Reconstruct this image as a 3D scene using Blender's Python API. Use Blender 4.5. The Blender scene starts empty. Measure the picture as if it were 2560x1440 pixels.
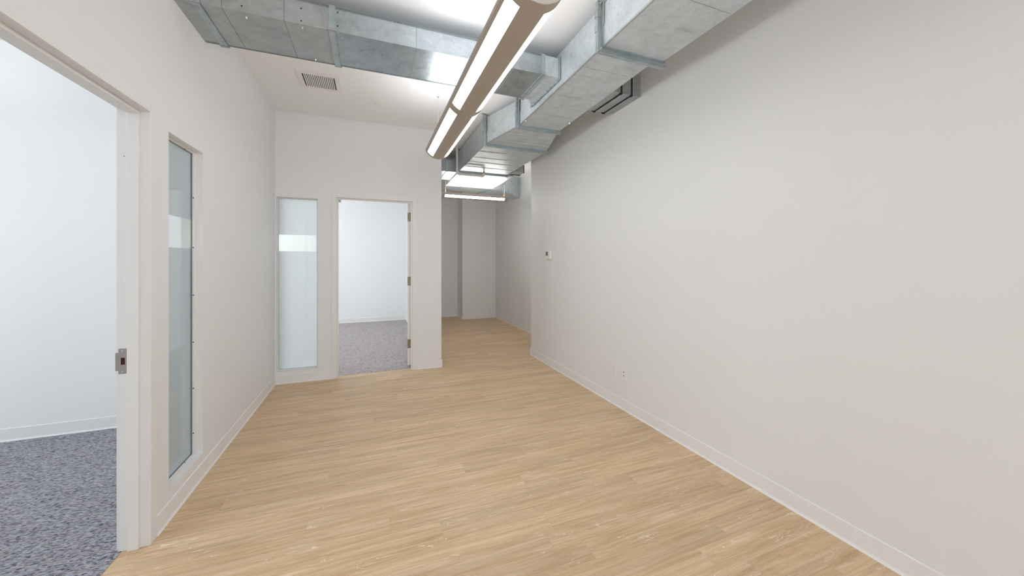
import bpy, bmesh, math, random
from mathutils import Vector, Matrix
random.seed(7)
S = bpy.context.scene
COL = S.collection
PI = math.pi

# ------------------------------------------------------------------ camera
cam_d = bpy.data.cameras.new('camera')
cam = bpy.data.objects.new('camera', cam_d); COL.objects.link(cam)
cam.location = (0, 0, 1.4)
cam.rotation_euler = (PI/2, 0, -math.atan(350/901))
cam_d.sensor_width = 36.0
cam_d.lens = 901/2560*36.0
cam_d.shift_y = -(720-652)/2560
cam_d.clip_start = 0.02
S.camera = cam

# ------------------------------------------------------------------ world and lights
W = bpy.data.worlds.new('world'); S.world = W; W.use_nodes = True
W.node_tree.nodes['Background'].inputs[0].default_value = (0.75, 0.85, 1.0, 1)
W.node_tree.nodes['Background'].inputs[1].default_value = 1.0

def area(name, loc, rot, sx, sy, power, col):
    d = bpy.data.lights.new(name, 'AREA'); d.shape = 'RECTANGLE'
    d.size = sx; d.size_y = sy; d.energy = power; d.color = col
    o = bpy.data.objects.new(name, d); COL.objects.link(o)
    o.location = loc; o.rotation_euler = rot
    return o
# daylight area lights in unseen window openings; the rear one is added as even fill
area('daylight_fill_back', (0.6, -3.62, 1.65), (PI/2, 0, 0), 2.4, 1.9, 52, (0.90, 0.95, 1.0))
area('daylight_office', (-5.12, 1.9, 1.65), (PI/2, 0, -PI/2), 2.6, 1.9, 66, (0.97, 0.98, 1.0))
area('daylight_far_office', (-4.12, 6.9, 1.65), (PI/2, 0, -PI/2), 2.6, 1.9, 90, (0.97, 0.98, 1.0))

LENS = 15.7      # radiance of the luminaire lenses
UPLIGHT = 8.0
S.view_settings.view_transform = 'Standard'
S.view_settings.look = 'None'
S.view_settings.exposure = 0.22
S.view_settings.gamma = 1.0
S.view_settings.use_curve_mapping = False
S.cycles.max_bounces = 14
S.cycles.diffuse_bounces = 8
S.cycles.transmission_bounces = 8
S.cycles.sample_clamp_indirect = 6

# ------------------------------------------------------------------ materials
def lin(c):
    return tuple(((v/255)/12.92 if v/255 <= .04045 else (((v/255)+.055)/1.055)**2.4) for v in c) + (1,)

def mat(name, rgb, rough=.5, metal=0.0, spec=.5):
    m = bpy.data.materials.new(name); m.use_nodes = True
    b = m.node_tree.nodes['Principled BSDF']
    b.inputs['Base Color'].default_value = lin(rgb)
    b.inputs['Roughness'].default_value = rough
    b.inputs['Metallic'].default_value = metal
    b.inputs['Specular IOR Level'].default_value = spec
    return m

def nt(m):
    t = m.node_tree
    return t, t.nodes, t.links, t.nodes['Principled BSDF']

def paint(name, rgb, rough=.55, bump=.02, scale=220, var=.012):
    m = mat(name, rgb, rough, 0, .35); t, N, L, b = nt(m)
    tc = N.new('ShaderNodeTexCoord')
    n = N.new('ShaderNodeTexNoise'); n.inputs['Scale'].default_value = scale; n.inputs['Detail'].default_value = 2
    L.new(tc.outputs['Object'], n.inputs['Vector'])
    bp = N.new('ShaderNodeBump'); bp.inputs['Strength'].default_value = bump; bp.inputs['Distance'].default_value = .002
    L.new(n.outputs['Fac'], bp.inputs['Height']); L.new(bp.outputs['Normal'], b.inputs['Normal'])
    n2 = N.new('ShaderNodeTexNoise'); n2.inputs['Scale'].default_value = 1.3; n2.inputs['Detail'].default_value = 3
    L.new(tc.outputs['Object'], n2.inputs['Vector'])
    r = N.new('ShaderNodeMapRange'); r.inputs['To Min'].default_value = 1-var; r.inputs['To Max'].default_value = 1+var
    L.new(n2.outputs['Fac'], r.inputs['Value'])
    mx = N.new('ShaderNodeVectorMath'); mx.operation = 'SCALE'
    mx.inputs[0].default_value = lin(rgb)[:3]; L.new(r.outputs['Result'], mx.inputs['Scale'])
    L.new(mx.outputs['Vector'], b.inputs['Base Color'])
    return m

M_WALL = paint('wall_paint', (228.5, 229, 230))
M_CEIL = paint('ceiling_paint', (239, 239, 241), .8)
M_WALLB = paint('office_wall_paint', (236, 237, 237))
M_TRIM = paint('trim_paint', (229, 228, 227), .4, .008)
M_BASE = paint('baseboard_vinyl', (232, 231, 231), .42, .006)
M_PLAST = mat('white_plastic', (232, 230, 226), .4)
M_PLAST2 = mat('ivory_plastic', (238, 234, 226), .5)
M_DARK = mat('dark_slot', (38, 34, 32), .7)
M_SCREEN = mat('grey_display', (88, 90, 88), .25)
M_BODY = mat('luminaire_paint', (176, 166, 154), .5)
M_CAP = mat('luminaire_end_paint', (196, 190, 183), .5)
M_STEEL = mat('satin_steel', (176, 168, 166), .42, .85)
M_HINGE = mat('satin_bronze_steel', (150, 140, 124), .4, .8)
M_PIPE = mat('painted_pipe', (224, 220, 216), .5)
M_COPPER = mat('orange_brass', (190, 112, 52), .4, .6)
M_RUBBER = mat('black_gasket', (24, 24, 26), .6)
M_BOLT = mat('zinc_bolt', (205, 210, 214), .3, .9)
M_CAULK = mat('white_caulk', (236, 235, 232), .6)
M_VOID = mat('strike_pocket', (52, 14, 18), .8)
M_GASKET = mat('grey_gasket', (120, 128, 130), .6)

def galv(name, rgb, metal=.75, rough=.36, dark=.0):
    m = mat(name, rgb, rough, metal); t, N, L, b = nt(m)
    tc = N.new('ShaderNodeTexCoord')
    v = N.new('ShaderNodeTexVoronoi'); v.inputs['Scale'].default_value = 42
    L.new(tc.outputs['Object'], v.inputs['Vector'])
    n = N.new('ShaderNodeTexNoise'); n.inputs['Scale'].default_value = 7; n.inputs['Detail'].default_value = 6; n.inputs['Roughness'].default_value = .65
    L.new(tc.outputs['Object'], n.inputs['Vector'])
    mp = N.new('ShaderNodeMapping'); mp.inputs['Scale'].default_value = (2.2, 9, 9); mp.inputs['Rotation'].default_value = (0, 0, .5)
    L.new(tc.outputs['Object'], mp.inputs['Vector'])
    n2 = N.new('ShaderNodeTexNoise'); n2.inputs['Scale'].default_value = 2.2; n2.inputs['Detail'].default_value = 5
    L.new(mp.outputs['Vector'], n2.inputs['Vector'])
    # scuffs: sparse dark smears
    sc = N.new('ShaderNodeMapRange'); sc.inputs['From Min'].default_value = .60; sc.inputs['From Max'].default_value = .70
    sc.inputs['To Min'].default_value = 1.0; sc.inputs['To Max'].default_value = .82 if metal < .85 else .93
    L.new(n2.outputs['Fac'], sc.inputs['Value'])
    r = N.new('ShaderNodeMapRange'); r.inputs['From Min'].default_value = .3; r.inputs['From Max'].default_value = .7
    r.inputs['To Min'].default_value = .84; r.inputs['To Max'].default_value = 1.1
    L.new(n.outputs['Fac'], r.inputs['Value'])
    sp = N.new('ShaderNodeSeparateColor'); L.new(v.outputs['Color'], sp.inputs[0])
    r2 = N.new('ShaderNodeMapRange'); r2.inputs['To Min'].default_value = .955; r2.inputs['To Max'].default_value = 1.04
    L.new(sp.outputs[0], r2.inputs['Value'])
    a = N.new('ShaderNodeMath'); a.operation = 'MULTIPLY'; L.new(r.outputs['Result'], a.inputs[0]); L.new(r2.outputs['Result'], a.inputs[1])
    a2 = N.new('ShaderNodeMath'); a2.operation = 'MULTIPLY'; L.new(a.outputs[0], a2.inputs[0]); L.new(sc.outputs['Result'], a2.inputs[1])
    mx = N.new('ShaderNodeVectorMath'); mx.operation = 'SCALE'; mx.inputs[0].default_value = lin(rgb)[:3]
    L.new(a2.outputs[0], mx.inputs['Scale']); L.new(mx.outputs['Vector'], b.inputs['Base Color'])
    rr = N.new('ShaderNodeMapRange'); rr.inputs['To Min'].default_value = rough-.07; rr.inputs['To Max'].default_value = rough+.12
    L.new(n.outputs['Fac'], rr.inputs['Value']); L.new(rr.outputs['Result'], b.inputs['Roughness'])
    bp = N.new('ShaderNodeBump'); bp.inputs['Strength'].default_value = .05; bp.inputs['Distance'].default_value = .01
    L.new(n2.outputs['Fac'], bp.inputs['Height']); L.new(bp.outputs['Normal'], b.inputs['Normal'])
    return m
M_GALV = galv('galvanised_sheet', (206, 214, 218), .48, .38)
M_GALV2 = galv('galvanised_sheet_dull', (176, 181, 182), .62, .36)
M_GALV3 = galv('galvanised_sheet_smooth', (178, 187, 192), .9, .26)
M_FLANGE = galv('galvanised_flange', (180, 192, 197), .75, .32)

def emis(name, col, st):
    m = bpy.data.materials.new(name); m.use_nodes = True
    N = m.node_tree.nodes; N.remove(N['Principled BSDF'])
    e = N.new('ShaderNodeEmission'); e.inputs[0].default_value = col; e.inputs[1].default_value = st
    m.node_tree.links.new(e.outputs[0], N['Material Output'].inputs[0]); return m
M_LENS = emis('lit_lens', (.955, .988, 1.0, 1), LENS)
M_UP = emis('lit_uplight_lens', (.955, .988, 1.0, 1), UPLIGHT)
M_LENS2 = emis('lit_lens_small', (1.0, .985, .95, 1), 26.0)
M_LENS5 = emis('lit_lens_dim', (.955, .988, 1.0, 1), 6.0)
M_LENSB = emis('lit_lens_office', (1.0, .985, .965, 1), 6.8)

def glass_clear():
    m = bpy.data.materials.new('clear_glass'); m.use_nodes = True
    N = m.node_tree.nodes; L = m.node_tree.links; N.remove(N['Principled BSDF'])
    g = N.new('ShaderNodeBsdfGlossy'); g.inputs['Roughness'].default_value = .02
    tr = N.new('ShaderNodeBsdfTransparent'); tr.inputs[0].default_value = (.95, .975, .965, 1)
    lw = N.new('ShaderNodeLayerWeight'); lw.inputs['Blend'].default_value = .5
    pw = N.new('ShaderNodeMath'); pw.operation = 'POWER'; pw.inputs[1].default_value = 5; L.new(lw.outputs['Facing'], pw.inputs[0])
    fr = N.new('ShaderNodeMath'); fr.operation = 'MULTIPLY_ADD'; fr.inputs[1].default_value = .6; fr.inputs[2].default_value = .035; L.new(pw.outputs[0], fr.inputs[0])
    mx = N.new('ShaderNodeMixShader'); L.new(fr.outputs[0], mx.inputs[0]); L.new(tr.outputs[0], mx.inputs[1]); L.new(g.outputs[0], mx.inputs[2])
    L.new(mx.outputs[0], N['Material Output'].inputs[0]); return m
def glass_frost():
    m = bpy.data.materials.new('frosted_film'); m.use_nodes = True
    N = m.node_tree.nodes; L = m.node_tree.links; N.remove(N['Principled BSDF'])
    t = N.new('ShaderNodeBsdfTranslucent'); t.inputs[0].default_value = (.86, .855, .885, 1)
    d = N.new('ShaderNodeBsdfDiffuse'); d.inputs[0].default_value = (.35, .36, .39, 1)
    r = N.new('ShaderNodeBsdfRefraction'); r.inputs[0].default_value = (.84, .89, .92, 1); r.inputs['Roughness'].default_value = .55; r.inputs['IOR'].default_value = 1.12
    g = N.new('ShaderNodeBsdfGlossy'); g.inputs['Roughness'].default_value = .25
    m1 = N.new('ShaderNodeMixShader'); m1.inputs[0].default_value = .0; L.new(t.outputs[0], m1.inputs[1]); L.new(r.outputs[0], m1.inputs[2])
    m2 = N.new('ShaderNodeMixShader')
    lw = N.new('ShaderNodeLayerWeight'); lw.inputs['Blend'].default_value = .5
    ma = N.new('ShaderNodeMath'); ma.operation = 'MULTIPLY_ADD'; ma.inputs[1].default_value = .85; ma.inputs[2].default_value = .16; L.new(lw.outputs['Facing'], ma.inputs[0]); L.new(ma.outputs[0], m2.inputs[0])
    L.new(m1.outputs[0], m2.inputs[1]); L.new(d.outputs[0], m2.inputs[2])
    m3 = N.new('ShaderNodeMixShader'); m3.inputs[0].default_value = .04; L.new(m2.outputs[0], m3.inputs[1]); L.new(g.outputs[0], m3.inputs[2])
    L.new(m3.outputs[0], N['Material Output'].inputs[0]); return m
M_GLASS = glass_clear(); M_FROST = glass_frost()
M_GLASSEDGE = mat('green_glass_edge', (110, 140, 140), .3)

def wood():
    m = mat('oak_vinyl_plank', (196, 168, 132), .45, 0, .28); t, N, L, b = nt(m)
    tc = N.new('ShaderNodeTexCoord'); oi = N.new('ShaderNodeObjectInfo')
    cm = N.new('ShaderNodeCombineXYZ')
    k1 = N.new('ShaderNodeMath'); k1.operation = 'MULTIPLY'; k1.inputs[1].default_value = 37.0; L.new(oi.outputs['Random'], k1.inputs[0])
    k2 = N.new('ShaderNodeMath'); k2.operation = 'MULTIPLY'; k2.inputs[1].default_value = 91.0; L.new(oi.outputs['Random'], k2.inputs[0])
    L.new(k1.outputs[0], cm.inputs[0]); L.new(k2.outputs[0], cm.inputs[1])
    ad = N.new('ShaderNodeVectorMath'); ad.operation = 'ADD'; L.new(tc.outputs['Object'], ad.inputs[0]); L.new(cm.outputs[0], ad.inputs[1])
    def mapped(s):
        p = N.new('ShaderNodeMapping'); p.inputs['Scale'].default_value = s; L.new(ad.outputs[0], p.inputs['Vector']); return p
    def noise(s, sc, det=4, ro=.55, dist=0):
        p = mapped(s); n = N.new('ShaderNodeTexNoise'); n.inputs['Scale'].default_value = sc; n.inputs['Detail'].default_value = det
        n.inputs['Roughness'].default_value = ro; n.inputs['Distortion'].default_value = dist
        L.new(p.outputs[0], n.inputs['Vector']); return n.outputs['Fac']
    n1 = noise((.95, 21, 1), 1.5, 6, .62, 1.2)      # broad bands
    n2 = noise((9, 170, 1), 1.6, 4, .65, .5)           # fine fibre
    n3 = noise((1.6, 7, 1), 2.0, 2, .5)           # mask for figure
    ramp = N.new('ShaderNodeValToRGB'); e = ramp.color_ramp
    e.elements[0].position = .25; e.elements[0].color = lin((188, 154, 116))
    e.elements[1].position = .75; e.elements[1].color = lin((229, 205, 175))
    q = e.elements.new(.5); q.color = lin((209, 181, 146))
    L.new(n1, ramp.inputs[0])
    # fibre
    f = N.new('ShaderNodeMapRange'); f.inputs['From Min'].default_value = .3; f.inputs['From Max'].default_value = .7
    f.inputs['To Min'].default_value = .90; f.inputs['To Max'].default_value = 1.08; L.new(n2, f.inputs['Value'])
    pl = N.new('ShaderNodeMapRange'); pl.inputs['To Min'].default_value = .955; pl.inputs['To Max'].default_value = 1.045; L.new(oi.outputs['Random'], pl.inputs['Value'])
    mm = N.new('ShaderNodeMath'); mm.operation = 'MULTIPLY'; L.new(f.outputs['Result'], mm.inputs[0]); L.new(pl.outputs['Result'], mm.inputs[1])
    sc = N.new('ShaderNodeVectorMath'); sc.operation = 'SCALE'; L.new(ramp.outputs['Color'], sc.inputs[0]); L.new(mm.outputs[0], sc.inputs['Scale'])
    n5 = noise((.8, 5, 1), 1.2, 3, .5)
    b5 = N.new('ShaderNodeMapRange'); b5.inputs['From Min'].default_value = .3; b5.inputs['From Max'].default_value = .7; b5.inputs['To Min'].default_value = .89; b5.inputs['To Max'].default_value = 1.08; L.new(n5, b5.inputs['Value'])
    m5 = N.new('ShaderNodeMath'); m5.operation = 'MULTIPLY'; L.new(mm.outputs[0], m5.inputs[0]); L.new(b5.outputs['Result'], m5.inputs[1]); L.new(m5.outputs[0], sc.inputs['Scale'])
    # pale cathedral squiggles
    ns = noise((1.9, 14, 1), 2.1, 2, .5, 1.6)
    s1 = N.new('ShaderNodeMath'); s1.operation = 'SUBTRACT'; s1.inputs[1].default_value = .52; L.new(ns, s1.inputs[0])
    s2 = N.new('ShaderNodeMath'); s2.operation = 'ABSOLUTE'; L.new(s1.outputs[0], s2.inputs[0])
    g1 = N.new('ShaderNodeMapRange'); g1.inputs['From Min'].default_value = .016; g1.inputs['From Max'].default_value = .004; L.new(s2.outputs[0], g1.inputs['Value'])
    g2 = N.new('ShaderNodeMapRange'); g2.inputs['From Min'].default_value = .54; g2.inputs['From Max'].default_value = .62; L.new(n3, g2.inputs['Value'])
    gm = N.new('ShaderNodeMath'); gm.operation = 'MULTIPLY'; L.new(g1.outputs['Result'], gm.inputs[0]); L.new(g2.outputs['Result'], gm.inputs[1])
    gs = N.new('ShaderNodeMath'); gs.operation = 'MULTIPLY'; gs.inputs[1].default_value = .75; L.new(gm.outputs[0], gs.inputs[0])
    mix = N.new('ShaderNodeMix'); mix.data_type = 'RGBA'; L.new(gs.outputs[0], mix.inputs[0]); L.new(sc.outputs[0], mix.inputs[6]); mix.inputs[7].default_value = lin((242, 228, 204))
    # dark flecks and knots
    n4 = noise((3.2, 26, 1), 1.3, 5, .6, 1.0)
    kd = N.new('ShaderNodeMapRange'); kd.inputs['From Min'].default_value = .62; kd.inputs['From Max'].default_value = .76
    kd.inputs['To Max'].default_value = .45; L.new(n4, kd.inputs['Value'])
    mix2 = N.new('ShaderNodeMix'); mix2.data_type = 'RGBA'; L.new(kd.outputs['Result'], mix2.inputs[0]); L.new(mix.outputs[2], mix2.inputs[6]); mix2.inputs[7].default_value = lin((142, 110, 76))
    L.new(mix2.outputs[2], b.inputs['Base Color'])
    bp = N.new('ShaderNodeBump'); bp.inputs['Strength'].default_value = .08; bp.inputs['Distance'].default_value = .001
    L.new(n2, bp.inputs['Height']); L.new(bp.outputs['Normal'], b.inputs['Normal'])
    return m
M_WOOD = wood()

def carpet_mat(name, cols, rough=.95):
    m = mat(name, (140, 140, 146), rough, 0, .1); t, N, L, b = nt(m)
    tc = N.new('ShaderNodeTexCoord')
    p = N.new('ShaderNodeMapping'); p.inputs['Scale'].default_value = (75, 260, 1); L.new(tc.outputs['Object'], p.inputs['Vector'])
    n0 = N.new('ShaderNodeTexNoise'); n0.inputs['Scale'].default_value = .35; L.new(p.outputs[0], n0.inputs['Vector'])
    va = N.new('ShaderNodeMixRGB'); va.blend_type = 'ADD'; va.inputs[0].default_value = 1.0
    L.new(p.outputs[0], va.inputs[1]); L.new(n0.outputs['Color'], va.inputs[2])
    v = N.new('ShaderNodeTexVoronoi'); v.inputs['Scale'].default_value = 1.0; L.new(va.outputs[0], v.inputs['Vector'])
    s = N.new('ShaderNodeSeparateColor'); L.new(v.outputs['Color'], s.inputs[0])
    r = N.new('ShaderNodeValToRGB'); r.color_ramp.interpolation = 'CONSTANT'; e = r.color_ramp
    e.elements[0].position = 0; e.elements[0].color = lin(cols[0]); e.elements[1].position = 1/len(cols); e.elements[1].color = lin(cols[1])
    for i in range(2, len(cols)):
        q = e.elements.new(i/len(cols)); q.color = lin(cols[i])
    L.new(s.outputs[0], r.inputs[0])
    n = N.new('ShaderNodeTexNoise'); n.inputs['Scale'].default_value = 9; n.inputs['Detail'].default_value = 5; L.new(tc.outputs['Object'], n.inputs['Vector'])
    k = N.new('ShaderNodeMapRange'); k.inputs['To Min'].default_value = .88; k.inputs['To Max'].default_value = 1.12; L.new(n.outputs['Fac'], k.inputs['Value'])
    sc = N.new('ShaderNodeVectorMath'); sc.operation = 'SCALE'; L.new(r.outputs['Color'], sc.inputs[0]); L.new(k.outputs['Result'], sc.inputs['Scale'])
    L.new(sc.outputs[0], b.inputs['Base Color'])
    bp = N.new('ShaderNodeBump'); bp.inputs['Strength'].default_value = .5; bp.inputs['Distance'].default_value = .004
    L.new(s.outputs[1], bp.inputs['Height']); L.new(bp.outputs['Normal'], b.inputs['Normal'])
    return m
M_CARPET = carpet_mat('heather_carpet', [(112, 112, 122), (164, 164, 170), (142, 146, 160), (180, 166, 174), (88, 88, 100), (156, 152, 158), (176, 178, 186), (134, 126, 128), (162, 168, 168)])
M_CARPET2 = carpet_mat('pink_grey_carpet', [(150, 142, 144), (184, 178, 176), (166, 163, 165), (202, 184, 184), (122, 114, 118), (180, 174, 172), (192, 191, 190), (166, 152, 150), (184, 186, 178)])

# ------------------------------------------------------------------ mesh helpers
def new(name, mesh, m=None, parent=None, loc=None):
    o = bpy.data.objects.new(name, mesh); COL.objects.link(o)
    if m is not None:
        if isinstance(m, (list, tuple)):
            for q in m: mesh.materials.append(q)
        else: mesh.materials.append(m)
    if loc is not None: o.location = loc
    if parent is not None: o.parent = parent
    return o

class G:
    def __init__(s): s.v = []; s.f = []; s.mi = []
    def add(s, vs, fs, mi=0):
        k = len(s.v); s.v += [tuple(v) for v in vs]; s.f += [tuple(i+k for i in f) for f in fs]; s.mi += [mi]*len(fs); return s
    def box(s, a, b, mi=0):
        (x0, y0, z0), (x1, y1, z1) = [min(p, q) for p, q in zip(a, b)], [max(p, q) for p, q in zip(a, b)]
        return s.add([(x0,y0,z0),(x1,y0,z0),(x1,y1,z0),(x0,y1,z0),(x0,y0,z1),(x1,y0,z1),(x1,y1,z1),(x0,y1,z1)],
                     [(0,3,2,1),(4,5,6,7),(0,1,5,4),(1,2,6,5),(2,3,7,6),(3,0,4,7)], mi)
    def hexa(s, p, mi=0):          # p: 4 points of end A (loop), 4 points of end B
        return s.add(p, [(0,1,2,3),(7,6,5,4),(0,4,5,1),(1,5,6,2),(2,6,7,3),(3,7,4,0)], mi)
    def prism(s, prof, a, b, up=(0,0,1), side=None, mi=0):   # prof: (u along side, w along up), extruded from a to b
        a = Vector(a); b = Vector(b); up = Vector(up)
        sd = Vector(side) if side is not None else (b-a).cross(up).normalized()
        n = len(prof); vs = []
        for P in (a, b):
            for u, w in prof: vs.append(P+sd*u+up*w)
        fs = [tuple(range(n))[::-1], tuple(range(n, 2*n))]
        for i in range(n):
            j = (i+1) % n; fs.append((i, j, n+j, n+i))
        return s.add(vs, fs, mi)
    def tube(s, pts, r, n=12, mi=0, cap=True):
        pts = [Vector(p) for p in pts]; rings = []
        prev = None
        for i, p in enumerate(pts):
            d = (pts[min(i+1, len(pts)-1)]-pts[max(i-1, 0)]).normalized()
            if prev is None:
                a = Vector((0,0,1)) if abs(d.z) < .9 else Vector((1,0,0)); x = d.cross(a).normalized()
            else: x = (prev-d*prev.dot(d)).normalized()
            prev = x; y = d.cross(x)
            rr = r[i] if isinstance(r, (list, tuple)) else r
            rings.append([p+x*math.cos(2*PI*k/n)*rr+y*math.sin(2*PI*k/n)*rr for k in range(n)])
        vs = [v for rg in rings for v in rg]; fs = []
        for i in range(len(rings)-1):
            for k in range(n):
                fs.append((i*n+k, i*n+(k+1) % n, (i+1)*n+(k+1) % n, (i+1)*n+k))
        if cap: fs.append(tuple(range(n))[::-1]); fs.append(tuple(range((len(rings)-1)*n, len(rings)*n)))
        return s.add(vs, fs, mi)
    def build(s, name, m, parent=None, loc=None, smooth=False, bevel=0, pivot=None):
        me = bpy.data.meshes.new(name)
        vs = s.v
        if pivot is not None:
            vs = [tuple(a-b for a, b in zip(v, pivot)) for v in vs]; loc = pivot
        me.from_pydata(vs, [], s.f); me.update()
        me.polygons.foreach_set('material_index', s.mi)
        bm = bmesh.new(); bm.from_mesh(me)
        bmesh.ops.recalc_face_normals(bm, faces=bm.faces)
        if bevel:
            bmesh.ops.bevel(bm, geom=list(bm.edges), offset=bevel, segments=2, affect='EDGES', profile=.6)
        bm.to_mesh(me); bm.free()
        if smooth:
            for p in me.polygons: p.use_smooth = True
            try: me.set_sharp_from_angle(angle=math.radians(38))
            except Exception: pass
        return new(name, me, m, parent, loc)

def empty(name, loc=(0,0,0), rot=(0,0,0), parent=None):
    o = bpy.data.objects.new(name, None); o.empty_display_size = .1; COL.objects.link(o)
    o.location = loc; o.rotation_euler = rot
    if parent is not None: o.parent = parent
    return o
def tag(o, label, cat, group=None):
    o['label'] = label; o['category'] = cat
    if group: o['group'] = group
    return o
def struct(o, label=None, cat=None):
    o['kind'] = 'structure'
    if label: o['label'] = label
    if cat: o['category'] = cat
    return o

# ------------------------------------------------------------------ dimensions
H = 3.103
XL, XLb = -1.023, -1.135          # left wall faces
XR = 2.203
YF, YFb = 4.763, 4.875            # far wall faces
XC = 0.852; XCb = 0.760           # corridor wall
XA = 2.850                        # alcove right wall
YK = -3.6                         # wall behind the camera
D1a, D1b, D1h = 1.392, 2.318, 2.149      # office doorway in the left wall
W1a, W1b, W1z0, W1z1 = 2.475, 2.917, 0.142, 2.107
D2a, D2b, D2h = -0.410, 0.502, 2.174
W2a, W2b, W2z0, W2z1 = -1.017, -0.586, 0.133, 2.137
T = .12

# ------------------------------------------------------------------ walls
g = G()
g.box((XLb, YK-T, 0), (XL, D1a, H)); g.box((XLb, D1a, D1h), (XL, D1b, H)); g.box((XLb, D1b, 0), (XL, W1a, H))
g.box((XLb, W1a, 0), (XL, W1b, W1z0)); g.box((XLb, W1a, W1z1), (XL, W1b, H)); g.box((XLb, W1b, 0), (XL, YF, H))
struct(g.build('wall_left', M_WALL), 'long off-white wall on the left with the doorway and tall side window', 'wall')
g = G()
g.box((-4.1, YF, 0), (W2a, YFb, H)); g.box((W2a, YF, 0), (W2b, YFb, W2z0)); g.box((W2a, YF, W2z1), (W2b, YFb, H))
g.box((W2b, YF, 0), (D2a, YFb, H)); g.box((D2a, YF, D2h), (D2b, YFb, H)); g.box((D2b, YF, 0), (XC, YFb, H))
struct(g.build('wall_far', M_WALL), 'off-white far wall with a side window and the open office door', 'wall')
g = G(); g.box((XR, YK-T, 0), (XR+T, 4.89, H)); g.box((XR+T, 4.77, 0), (XA+T, 4.89, H))
struct(g.build('wall_right', M_WALL), 'long plain off-white wall filling the right side', 'wall')
g = G(); g.box((XCb, YFb, 0), (XC, 9.1, H)); struct(g.build('wall_corridor', M_WALL), 'wall between the far office and the alcove', 'wall')
g = G(); g.box((XA, 4.89, 0), (XA+T, 9.1, H)); struct(g.build('wall_alcove_right', M_WALL), 'right side wall of the far alcove, with two outlets low down', 'wall')
g = G(); g.box((XC, 8.98, 0), (2.015, 9.1, H)); g.box((2.015, 8.465, 0), (XA, 9.1, H))
struct(g.build('wall_alcove_back', M_WALL), 'end wall of the far alcove, stepping forward on the right', 'wall')
# wall behind the camera with a window opening added for the rear fill light
BW0, BW1, BZ0, BZ1 = -.6, 1.8, .7, 2.6
g = G(); g.box((XL, YK-T, 0), (BW0, YK, H)); g.box((BW1, YK-T, 0), (XR, YK, H)); g.box((BW0, YK-T, 0), (BW1, YK, BZ0)); g.box((BW0, YK-T, BZ1), (BW1, YK, H))
struct(g.build('wall_rear', M_WALL))
# office A
g = G(); g.box((-5.0, 4.02, 0), (XLb, 4.14, H)); struct(g.build('wall_office_far', M_WALLB), 'bright white wall inside the left office, seen through the doorway', 'wall')
g = G(); g.box((-5.12, -.4, 0), (-5.0, .6, H)); g.box((-5.12, 3.2, 0), (-5.0, 4.14, H)); g.box((-5.12, .6, 0), (-5.0, 3.2, .7)); g.box((-5.12, .6, 2.6), (-5.0, 3.2, H))
struct(g.build('wall_office_left', M_WALLB))
g = G(); g.box((-5.12, -.52, 0), (XLb, -.4, H)); struct(g.build('wall_office_near', M_WALLB))
# office B
g = G(); g.box((-4.1, 8.91, 0), (XCb, 9.03, H)); struct(g.build('wall_far_office_back', M_WALLB), 'white end wall inside the far office, seen through its doorway', 'wall')
g = G(); g.box((-4.12, YF, 0), (-4.0, 5.6, H)); g.box((-4.12, 8.2, 0), (-4.0, 9.03, H)); g.box((-4.12, 5.6, 0), (-4.0, 8.2, .7)); g.box((-4.12, 5.6, 2.6), (-4.0, 8.2, H))
struct(g.build('wall_far_office_left', M_WALLB))
g = G(); g.box((-5.2, YK-T, H), (3.1, 9.2, H+.12)); struct(g.build('ceiling', M_CEIL), 'flat white painted ceiling', 'ceiling')

# unseen windows placed round the daylight area lights (all outside the frame)
def plain_window(name, a, b, z0, z1, axis, pos):
    w = struct(empty(name)); fr = G()
    def bx(u0, u1, v0, v1, q0, q1, gg):
        if axis == 'x': gg.box((u0, pos+v0, q0), (u1, pos+v1, q1))
        else: gg.box((pos+v0, u0, q0), (pos+v1, u1, q1))
    bx(a, a+.05, -.03, .03, z0, z1, fr); bx(b-.05, b, -.03, .03, z0, z1, fr); bx(a, b, -.03, .03, z0, z0+.05, fr); bx(a, b, -.03, .03, z1-.05, z1, fr)
    bx((a+b)/2-.025, (a+b)/2+.025, -.025, .025, z0, z1, fr)
    fr.build('window_frame', M_TRIM, w)
    for u0, u1 in ((a+.05, (a+b)/2-.025), ((a+b)/2+.025, b-.05)):
        p = G(); bx(u0, u1, -.003, .003, z0+.05, z1-.05, p); p.build('pane', M_GLASS, w)
plain_window('added_window_3', BW0, BW1, BZ0, BZ1, 'x', YK-.06+.0)  # unseen rear window, added to hold the fill light
plain_window('window_4', .6, 3.2, .7, 2.6, 'y', -5.06)
plain_window('window_5', 5.6, 8.2, .7, 2.6, 'y', -4.06)

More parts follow.
